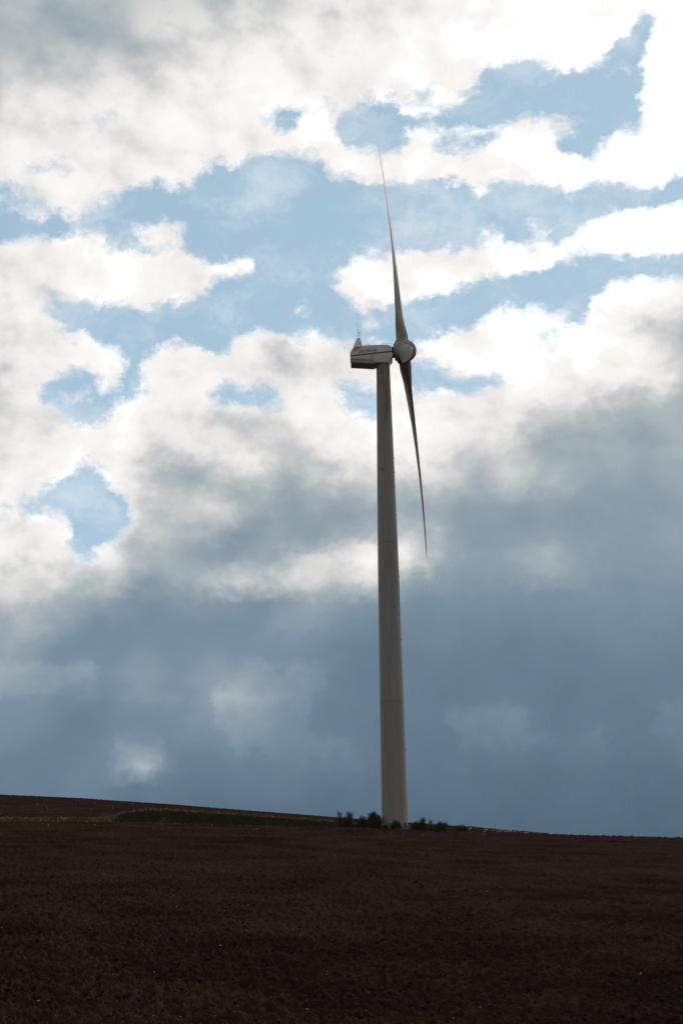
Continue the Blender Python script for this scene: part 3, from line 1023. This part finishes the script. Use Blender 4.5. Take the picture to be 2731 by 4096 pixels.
def blade(span):
    """span: unit vector in the rotor plane; blades run clockwise seen from upwind"""
    tang = span.cross(AX).normalized() * -1      # towards +: set below so that the leading edge goes first
    tang = -(AX.cross(span)).normalized() * 1
    v, f = [], []
    n = len(FO)
    for (s, ch, tr_, tw, rd) in SECT:
        tw_ = R_(tw + 4)
        led = tang * math.cos(tw_) + AX * math.sin(tw_)
        nrm = AX * math.cos(tw_) - tang * math.sin(tw_)
        cen = span * (s * RB) + AX * (1.5 * s - 1.3 * s * s)
        for i, (fx_, fz_) in enumerate(FO):
            ang = math.pi * 2 * i / n
            ax_, az_ = (.33 - fx_) * ch, fz_ * tr_ * ch
            cx_, cz_ = .5 * ch * math.cos(ang), .5 * ch * math.sin(ang)
            v.append(cen + led * (ax_ * (1 - rd) + cx_ * rd) + nrm * -1 * (az_ * (1 - rd) + cz_ * rd))
    m_ = len(SECT)
    for k_ in range(m_ - 1):
        for i in range(n):
            j = (i + 1) % n
            f.append((k_ * n + i, k_ * n + j, (k_ + 1) * n + j, (k_ + 1) * n + i))
    f.append(tuple(range(n)))
    f.append(tuple(range((m_ - 1) * n, m_ * n)))
    me = pymesh('blade', v, f)
    bm = bmesh.new()
    bm.from_mesh(me)
    bmesh.ops.recalc_face_normals(bm, faces=bm.faces)
    bm.to_mesh(me)
    bm.free()
    return me


SPIN0 = R_(0.0)
for kk in range(3):
    th = SPIN0 + kk * 2 * math.pi / 3
    sp = (e3 * math.cos(th) + e3p * math.sin(th)).normalized()
    bo = link('blade', blade(sp), M_blade, turbine, True)
    bo.location = HUB
    v, f = spin([(.72, .80), (1.12, .80), (1.26, .74), (1.32, .72), (1.34, .66)], sp, 40)
    link('blade_collar', pymesh('blade_collar', v, f), M_blade, bo, True)

# ------------------------------------------------------------------ plants
M_leaf = mat('dark_broom_leaves', (.035, .045, .022), .75, .15)
mottle(M_leaf, (.035, .045, .028), (.085, .095, .06), 3.0)
M_leaf2 = mat('pale_dry_leaves', (.09, .09, .05), .8, .15)
mottle(M_leaf2, (.08, .085, .055), (.17, .16, .10), 3.0)
M_twig = mat('brown_twigs', (.05, .04, .03), .9, .1)


def place_px(px, py, r):
    d = ray(px, py)
    a = math.atan2(d.x, d.y)
    x_, y_ = r * math.sin(a), r * math.cos(a)
    return Vector((x_, y_, float(ground_z(x_, y_)) - .06))


def shrub(px, top, width, r, label, dens=1.0, pale=0.0, seed=0, tufts=()):
    """an upright many-stemmed shrub: stems from the ground, small leaves along their upper part"""
    rg = random.Random(seed)
    base = place_px(px, 3318, r)
    topz = EYE.z + r * math.tan(math.asin(ray(px, top).z))
    h = max(.35, topz - base.z)
    wm = width / 41.0 / 2
    root = empty('shrub', base)
    tag(root, label, 'shrub', 'shrubs along the field edge')
    sg, lv_, lf = [], [], []
    ns = int(10 + 34 * wm * dens)
    stems = []
    for i in range(ns):
        a = rg.uniform(0, 2 * math.pi)
        q_ = math.sqrt(rg.random())
        off_ = Vector((math.cos(a) * q_ * wm, math.sin(a) * q_ * min(wm, .8), 0))
        hh = h * (1 - .28 * q_ ** 3) * rg.uniform(.62, 1.0)
        stems.append((off_ * .75, off_ * 1.08 + Vector((rg.uniform(-.08, .08), 0, hh)), hh, dens))
    for (tx, ttop) in tufts:
        p_ = place_px(tx, 3318, r) - base
        hh = EYE.z + r * math.tan(math.asin(ray(tx, ttop).z)) - base.z
        for _ in range(8):
            stems.append((Vector((p_.x * .7, 0, 0)), Vector((p_.x + rg.uniform(-.24, .24), rg.uniform(-.1, .1), hh * rg.uniform(.86, 1.0))), hh, .8))
    for p0_, p1_, hh, dn in stems:
        mid = (p0_ + p1_) / 2 + Vector((rg.uniform(-.06, .06), rg.uniform(-.06, .06), hh * .04))
        sg.append(tube_geo(p0_ - Vector((0, 0, .15)), mid, .014, .010, 4))
        sg.append(tube_geo(mid, p1_, .010, .004, 4))
        nl = int((34 + 58 * hh) * dn)
        for _ in range(nl):
            t_ = rg.uniform(.06, 1.0)
            c_ = (p0_.lerp(mid, t_ * 2) if t_ < .5 else mid.lerp(p1_, t_ * 2 - 1))
            sp_ = .16 * (1.12 - t_) + .03
            c_ = c_ + Vector((rg.gauss(0, sp_), rg.gauss(0, sp_), rg.gauss(0, .05)))
            if c_.z < .02:
                c_.z = .02 + rg.random() * .1
            d_ = Vector((rg.gauss(0, .5), rg.gauss(0, .5), rg.uniform(.3, 1.2))).normalized()
            s_ = Vector((rg.gauss(0, 1), rg.gauss(0, 1), rg.gauss(0, .4))).cross(d_).normalized()
            ln, wd_ = rg.uniform(.05, .13), rg.uniform(.010, .024)
            o_ = len(lv_)
            lv_ += [c_, c_ + d_ * ln * .5 + s_ * wd_, c_ + d_ * ln, c_ + d_ * ln * .5 - s_ * wd_]
            lf.append((o_, o_ + 1, o_ + 2, o_ + 3))
    v_, f_ = join_geo(sg)
    link('stems', pymesh('stems', v_, f_), M_twig, root)
    link('foliage', pymesh('foliage', lv_, lf), M_leaf2 if pale else M_leaf, root)
    return root


shrub(1379, 3262, 56, 135.6, 'leftmost shrub of the row, with two thin pale tufts sticking up above it', 1.0, 0, 1, [(1361, 3243), (1396, 3243), (1402, 3250)])
shrub(1446, 3268, 50, 136.2, 'low loose shrub between the tufted shrub and the biggest shrub', .8, 0, 2, [(1448, 3258)])
shrub(1496, 3247, 66, 135.8, 'biggest dense dark shrub just left of the turbine tower', 1.5, 0, 3, [(1490, 3246), (1502, 3245), (1512, 3254)])
shrub(1541, 3300, 20, 135.2, 'tiny shrub at the left foot of the turbine tower', 1.0, 0, 4)
shrub(1582, 3281, 36, 135.0, 'round dark shrub in front of the middle of the tower foot', 1.7, 0, 5)
shrub(1620, 3284, 28, 135.1, 'thin see through grey shrub at the right of the tower foot', .35, 1, 6)
shrub(1675, 3283, 58, 135.6, 'wide dark shrub right of the tower with a pale wispy tip', 1.4, 0, 7, [(1688, 3271), (1694, 3274)])
shrub(1719, 3288, 28, 136.2, 'sparse pale shrub between two wide dark shrubs', .4, 1, 8, [(1722, 3277)])
shrub(1763, 3285, 62, 135.6, 'wide dark flat topped shrub, third from the right end of the row', 1.4, 0, 9)
shrub(1806, 3303, 26, 136.0, 'low sparse pale shrub beside the last shrub of the row', .4, 1, 10)
shrub(1840, 3298, 46, 135.4, 'small dark shrub at the right end of the row', 1.4, 0, 11)
shrub(474, 3256, 42, 139.4, 'small shrub at the left end of the grassy bank', .8, 0, 12)
shrub(655, 3262, 34, 138.9, 'small faint shrub against the high part of the grassy bank', .6, 1, 13)


# ------------------------------------------------------------------ grass, stones, clods (uncountable)
def blades(name, pts, h_lo, h_hi, w, m, lean=.35, seed=1):
    rg = np.random.default_rng(seed)
    n = len(pts)
    hgt = rg.uniform(h_lo, h_hi, n)
    a = rg.uniform(0, 2 * math.pi, n)
    side = np.stack([np.cos(a), np.sin(a), np.zeros(n)], -1) * (w * rg.uniform(.6, 1.3, n))[:, None]
    tip = np.stack([rg.normal(0, lean, n) * hgt, rg.normal(0, lean, n) * hgt, hgt], -1)
    midp = tip * np.array([.35, .35, .55])
    v = np.concatenate([pts - side, pts + side, pts + midp + side * .7, pts + midp - side * .7, pts + tip], 0)
    i = np.arange(n)
    q4 = np.stack([i, i + n, i + 2 * n, i + 3 * n], -1)
    t3 = np.stack([i + 3 * n, i + 2 * n, i + 4 * n, i + 4 * n], -1)
    tri = np.concatenate([q4[:, [0, 1, 2]], q4[:, [0, 2, 3]], t3[:, :3]], 0)
    return link(name, npmesh(name, v, tri), m)


def az_of(px):
    return np.interp(px, *[np.array(q_) for q_ in zip(*[(p, math.atan2(ray(p, 3290).x, ray(p, 3290).y)) for p in range(-400, 3200, 100)])])


def scatter(px, r):
    a = az_of(px)
    x_, y_ = r * np.sin(a), r * np.cos(a)
    return np.stack([x_, y_, E_of(a, r) + fine(x_, y_, r) - .03], -1)


M_grass = mat('dark_green_grass', (.03, .038, .016), .8, .15)
mottle(M_grass, (.026, .027, .015), (.080, .076, .040), .9)
M_dry = mat('dry_straw_grass', (.16, .13, .07), .85, .15)
mottle(M_dry, (.16, .14, .075), (.40, .33, .19), .7)
n = 26000
px = rng.uniform(-100, 1900, n)
keep = rng.random(n) < np.where(px < 440, .22, 1.0)
r = rng.uniform(136.8, 142.0, n)
gr = blades('grass', scatter(px, r)[keep], .10, .30, .022, M_grass, .35, 3)
tag(gr, 'dark green rough grass covering the bank and the track verge', 'grass', kind='stuff')
pts = []
n = 5200                                        # straw along the top edge of the bank, tufts on the track, a pale line at its foot
px = rng.uniform(470, 1880, n)
pts.append(scatter(px, rng.normal(141.9, .25, n)))
n = 7000
px = np.concatenate([rng.uniform(-100, 480, 3800), rng.normal(425, 28, 900), rng.uniform(430, 1000, 2300)])
pts.append(scatter(px, np.where(px < 470, rng.uniform(138.6, 141.6, n), rng.normal(136.9, .25, n))))
n = 500
px = rng.normal(815, 70, n)
pts.append(scatter(px, rng.normal(136.6, .2, n)))
dg = blades('dry_grass', np.concatenate(pts), .10, .34, .020, M_dry, .45, 4)
tag(dg, 'pale straw coloured grass fringing the bank and track', 'grass', kind='stuff')


def rocks(name, pts, size, m, seed, flat_=.7, label='', cat=''):
    rg = np.random.default_rng(seed)
    bm = bmesh.new()
    bmesh.ops.create_icosphere(bm, subdivisions=1, radius=1)
    bv = np.array([v.co for v in bm.verts])
    bf = np.array([[v.index for v in f_.verts] for f_ in bm.faces])
    bm.free()
    n = len(pts)
    jit = 1 + rg.uniform(-.28, .28, (n, len(bv), 1))
    sc3 = size[:, None, None] * rg.uniform(.65, 1.35, (n, 1, 3)) * np.array([1, 1, flat_])
    a = rg.uniform(0, 2 * math.pi, n)
    ca_, sa_ = np.cos(a)[:, None], np.sin(a)[:, None]
    v = bv[None] * jit * sc3
    vx, vy = v[..., 0] * ca_ - v[..., 1] * sa_, v[..., 0] * sa_ + v[..., 1] * ca_
    v = np.stack([vx, vy, v[..., 2]], -1) + pts[:, None, :] + np.array([0, 0, .02]) + np.array([0, 0, 1]) * (size * .2)[:, None, None]
    tri = (bf[None] + (np.arange(n) * len(bv))[:, None, None]).reshape(-1, 3)
    o = link(name, npmesh(name, v.reshape(-1, 3), tri), m)
    return tag(o, label, cat, kind='stuff')


M_stone = mat('pale_limestone', (.40, .37, .32), .8, .3)
mottle(M_stone, (.20, .17, .14), (.55, .52, .46), 1.7)
q = rng.uniform(1 / 133., 1 / 27., 500)
p_a = scatter(rng.uniform(-150, 2880, 500), 1 / q)
p_b = scatter(rng.uniform(-150, 1900, 1000), 230 - 88 * rng.random(1000) ** 1.0)
p_c = scatter(rng.uniform(1830, 2330, 650), 232 - 90 * rng.random(650) ** 1.3)
p_d = scatter(rng.uniform(-150, 2880, 120), rng.uniform(120, 133.5, 120))
allp = np.concatenate([p_a, p_b, p_c, p_d])
sz_ = np.concatenate([rng.lognormal(-4.0, .4, 500), rng.lognormal(-3.5, .5, 1000), rng.lognormal(-2.8, .5, 650), rng.lognormal(-3.4, .4, 120)])
rocks('stones', allp, np.clip(sz_, .012, .24), M_stone, 5, .75, 'small pale stones strewn over the ploughed field', 'stones')
M_clod = mat('lightened_soil_clods', (.05, .03, .023), 1.0, 0.0)
mottle(M_clod, (.018, .012, .010), (.065, .047, .040), .35, detail=3)  # lighter and greyer than the soil: sky light on clod tops put into colour
nq = 22000
q = 1 / 26. + (1 / 110. - 1 / 26.) * rng.random(nq) ** .9
cp = scatter(rng.uniform(-200, 2930, nq), 1 / q)
rocks('soil_clods', cp, np.clip(rng.lognormal(-3.75, .4, nq), .008, .06), M_clod, 6, .8, 'dark brown clods of tilled earth lying over the near field', 'soil clods')
